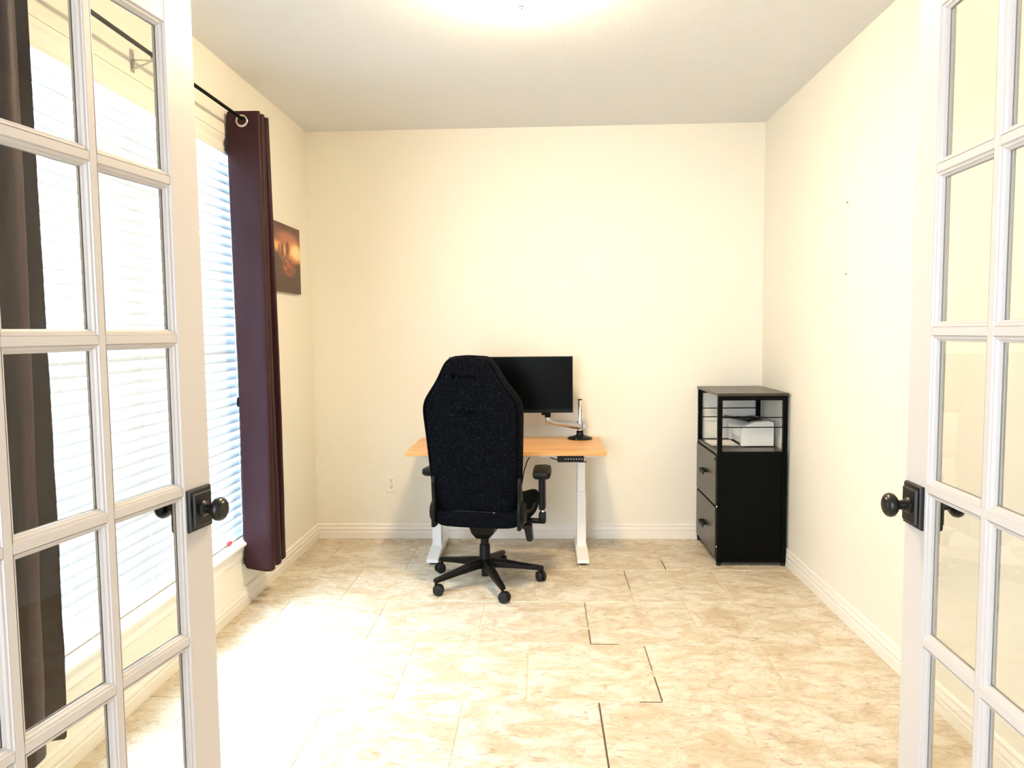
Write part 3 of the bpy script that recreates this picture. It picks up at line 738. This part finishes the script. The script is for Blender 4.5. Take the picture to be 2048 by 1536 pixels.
# ------------------------------------------------------------------ filing cabinet with printer
def cabinet():
    X0, X1, Y0, Y1, Z1 = 1.018, 1.418, 4.276, 4.835, 1.02; SH = .675
    t = tag(empty('filing_cabinet', ((X0+X1)/2, (Y0+Y1)/2, 0)), 'black two drawer filing cabinet with an open wire sided top shelf in the corner', 'cabinet')
    inv = Matrix.Translation(-Vector(t.location))
    def ch(name, bm, mat, parent=None, **k):
        o = obj(name, bm, mat, **k); o.parent = parent or t
        if parent is None: o.matrix_parent_inverse = inv
        return o
    P = .026
    for x in (X0, X1-P):
        for y in (Y0, Y1-P):
            p = ch('post', bx(x, x+P, y, y+P, .018, Z1-.016, bev=.0015, seg=1), 'black_metal')
            ch('foot', lathe(B(), [(0, 0), (.013, 0), (.014, .008), (.009, .018), (0, .018)], 14, 2, (x+P/2, y+P/2, 0)), 'rubber', p)
    ch('top_board', bx(X0-.004, X1+.004, Y0-.004, Y1+.004, Z1-.016, Z1, bev=.001, seg=1), 'darkwood')
    ch('shelf_board', bx(X0+.002, X1-.002, Y0+.004, Y1-.004, SH-.016, SH, bev=.001, seg=1), 'darkwood')
    def rail(*a): ch('rail', bx(*a), 'black_metal')
    for y in (Y0+.002, Y1-P+.002):
        for z0, z1 in ((Z1-.042, Z1-.016), (SH-.030, SH+.002), (.022, .048)): rail(X0+P, X1-P, y, y+P-.004, z0, z1)
    for x in (X0+.002, X1-P+.002):
        for z0, z1 in ((.022, .04),): rail(x+.008, x+P-.004, Y0+P, Y1-P, z0, z1)
    rail(X1-P+.002, X1-.004, Y0+P, Y1-P, Z1-.04, Z1-.016)
    for z in (.820, .877):
        for y in (Y0+.010, Y1-.014): ch('guard_wire', tube(B(), [(X0+P*.5, y, z), (X1-P*.5, y, z)], .003, 8), 'black_metal', smooth=True)
    # body panels
    ch('side_panel', bx(X0+P-.004, X1-P+.004, Y0+.009, Y0+.021, .045, SH-.028), 'black_metal')
    ch('side_panel', bx(X0+P-.004, X1-P+.004, Y1-.021, Y1-.009, .045, SH-.028), 'black_metal')
    ch('back_panel', bx(X1-.016, X1-.006, Y0+P-.004, Y1-P+.004, .04, SH-.02), 'black_metal')
    ch('bottom_panel', bx(X0+.02, X1-.02, Y0+.02, Y1-.02, .03, .042), 'black_metal')
    for z0, z1, hz in ((.355, .650, .512), (.045, .342, .182)):
        d = ch('drawer', bx(X0-.006, X0+.012, Y0+.024, Y1-.010, z0, z1, bev=.0015, seg=1), 'darkwood')
        h = B(); prism(h, [(X0-.006, hz+.010), (X0-.030, hz+.010), (X0-.034, hz+.006), (X0-.034, hz-.012), (X0-.031, hz-.012), (X0-.030, hz+.004), (X0-.006, hz+.006)], 1, 4.497, 4.627)
        ch('handle', h, 'black_metal', d)
    for z in (.85, .352, .112):
        y = Y1-.013 if z > .8 else Y0+.013
        ch('screw', lathe(B(), [(0, -.003), (.005, -.002), (.006, .001), (0, .001)], 12, 0, (X0, y, z)), 'chrome')
    ch('lock', lathe(B(), [(0, -.004), (.008, -.003), (.009, .001), (0, .001)], 14, 0, (X0-.006, Y0+.045, .628)), 'black_plastic')
    return SH
SH = cabinet()
def printer():
    X0, X1, Y0, Y1 = 1.21, 1.402, 4.475, 4.795
    t = tag(empty('printer', ((X0+X1)/2, (Y0+Y1)/2, SH)), 'small white laser printer on the cabinet shelf', 'printer')
    w, d, h = (X1-X0)/2, (Y1-Y0)/2, .158
    b = B(); pr = [(-w, .052), (-w+.012, .040), (-w+.016, .006), (-w+.03, .004), (w, .004), (w, h-.01), (w-.03, h), (-.02, h-.006), (-w+.05, h-.016), (-w+.015, h-.034), (-w+.002, h-.05)]
    prism(b, pr, 1, -d, d); o = obj('body', b, 'printer', t, smooth=True); bevel(o, .004)
    for s in (-1, 1):
        c = B(); prism(c, [(-w-.004, .004), (-w+.05, .004), (-w+.05, h-.014), (-w+.02, h-.028), (-w-.004, h-.05)], 1, s*d-(.035 if s > 0 else .002), s*d+(.002 if s > 0 else .035)); bevel(obj('front_cheek', c, 'printer', t), .004)
    obj('output_tray', bx(-w+.045, .055, -d*.62, d*.62, h-.013, h-.001, bev=.003), 'bezel', t)
    fl = B(); prism(fl, [(-w+.03, h-.006), (.03, h+.003), (.03, h+.006), (-w+.03, h-.002), (-w-.05, h+.012), (-w-.052, h+.008)], 1, -d*.5, d*.5); obj('tray_flap', fl, 'bezel', t)
    obj('groove', bx(-.06, w+.001, -d-.0008, -d+.001, h-.036, h-.0345), 'button', t)
    obj('power_button', lathe(B(), [(0, 0), (.007, 0), (.007, .003), (0, .0035)], 16, 2, (-.02, -d*.82, h-.007)), 'nickel', t)
    for x in (-w+.04, w-.02):
        for y in (-d+.025, d-.025): obj('foot', lathe(B(), [(0, 0), (.008, 0), (.008, .006), (0, .006)], 12, 2, (x, y, 0)), 'rubber', t)
    rnd = random.Random(2)
    for i in range(5):
        bm = B(); n = 8; A = .10; L = .078; rows = []
        dz = .0012+i*.0022
        for j in range(n+1):
            u = j/n; row = []
            for k in (-1, 0, 1):
                row.append(bm.verts.new((-L+2*L*u, k*A, dz+.0006*math.sin(u*5+i)+(.0035*(1-u)**3 if i > 2 else 0)*abs(k))))
            rows.append(row)
        for a, c in zip(rows, rows[1:]):
            for k in range(2): bm.faces.new((a[k], a[k+1], c[k+1], c[k]))
        s = obj('paper_sheet', bm, 'paper', loc=(1.117+rnd.uniform(-.006, .01), 4.60+rnd.uniform(-.012, .012), SH), rot=(0, 0, rnd.uniform(-.05, .05)))
        m = s.modifiers.new('thickness', 'SOLIDIFY'); m.thickness = .0008
        tag(s, 'topmost sheet of the loose white paper pile in front of the printer' if i == 4 else 'white sheet under the topmost one in the loose paper pile by the printer', 'paper', 'sheets in front of the printer')
printer()
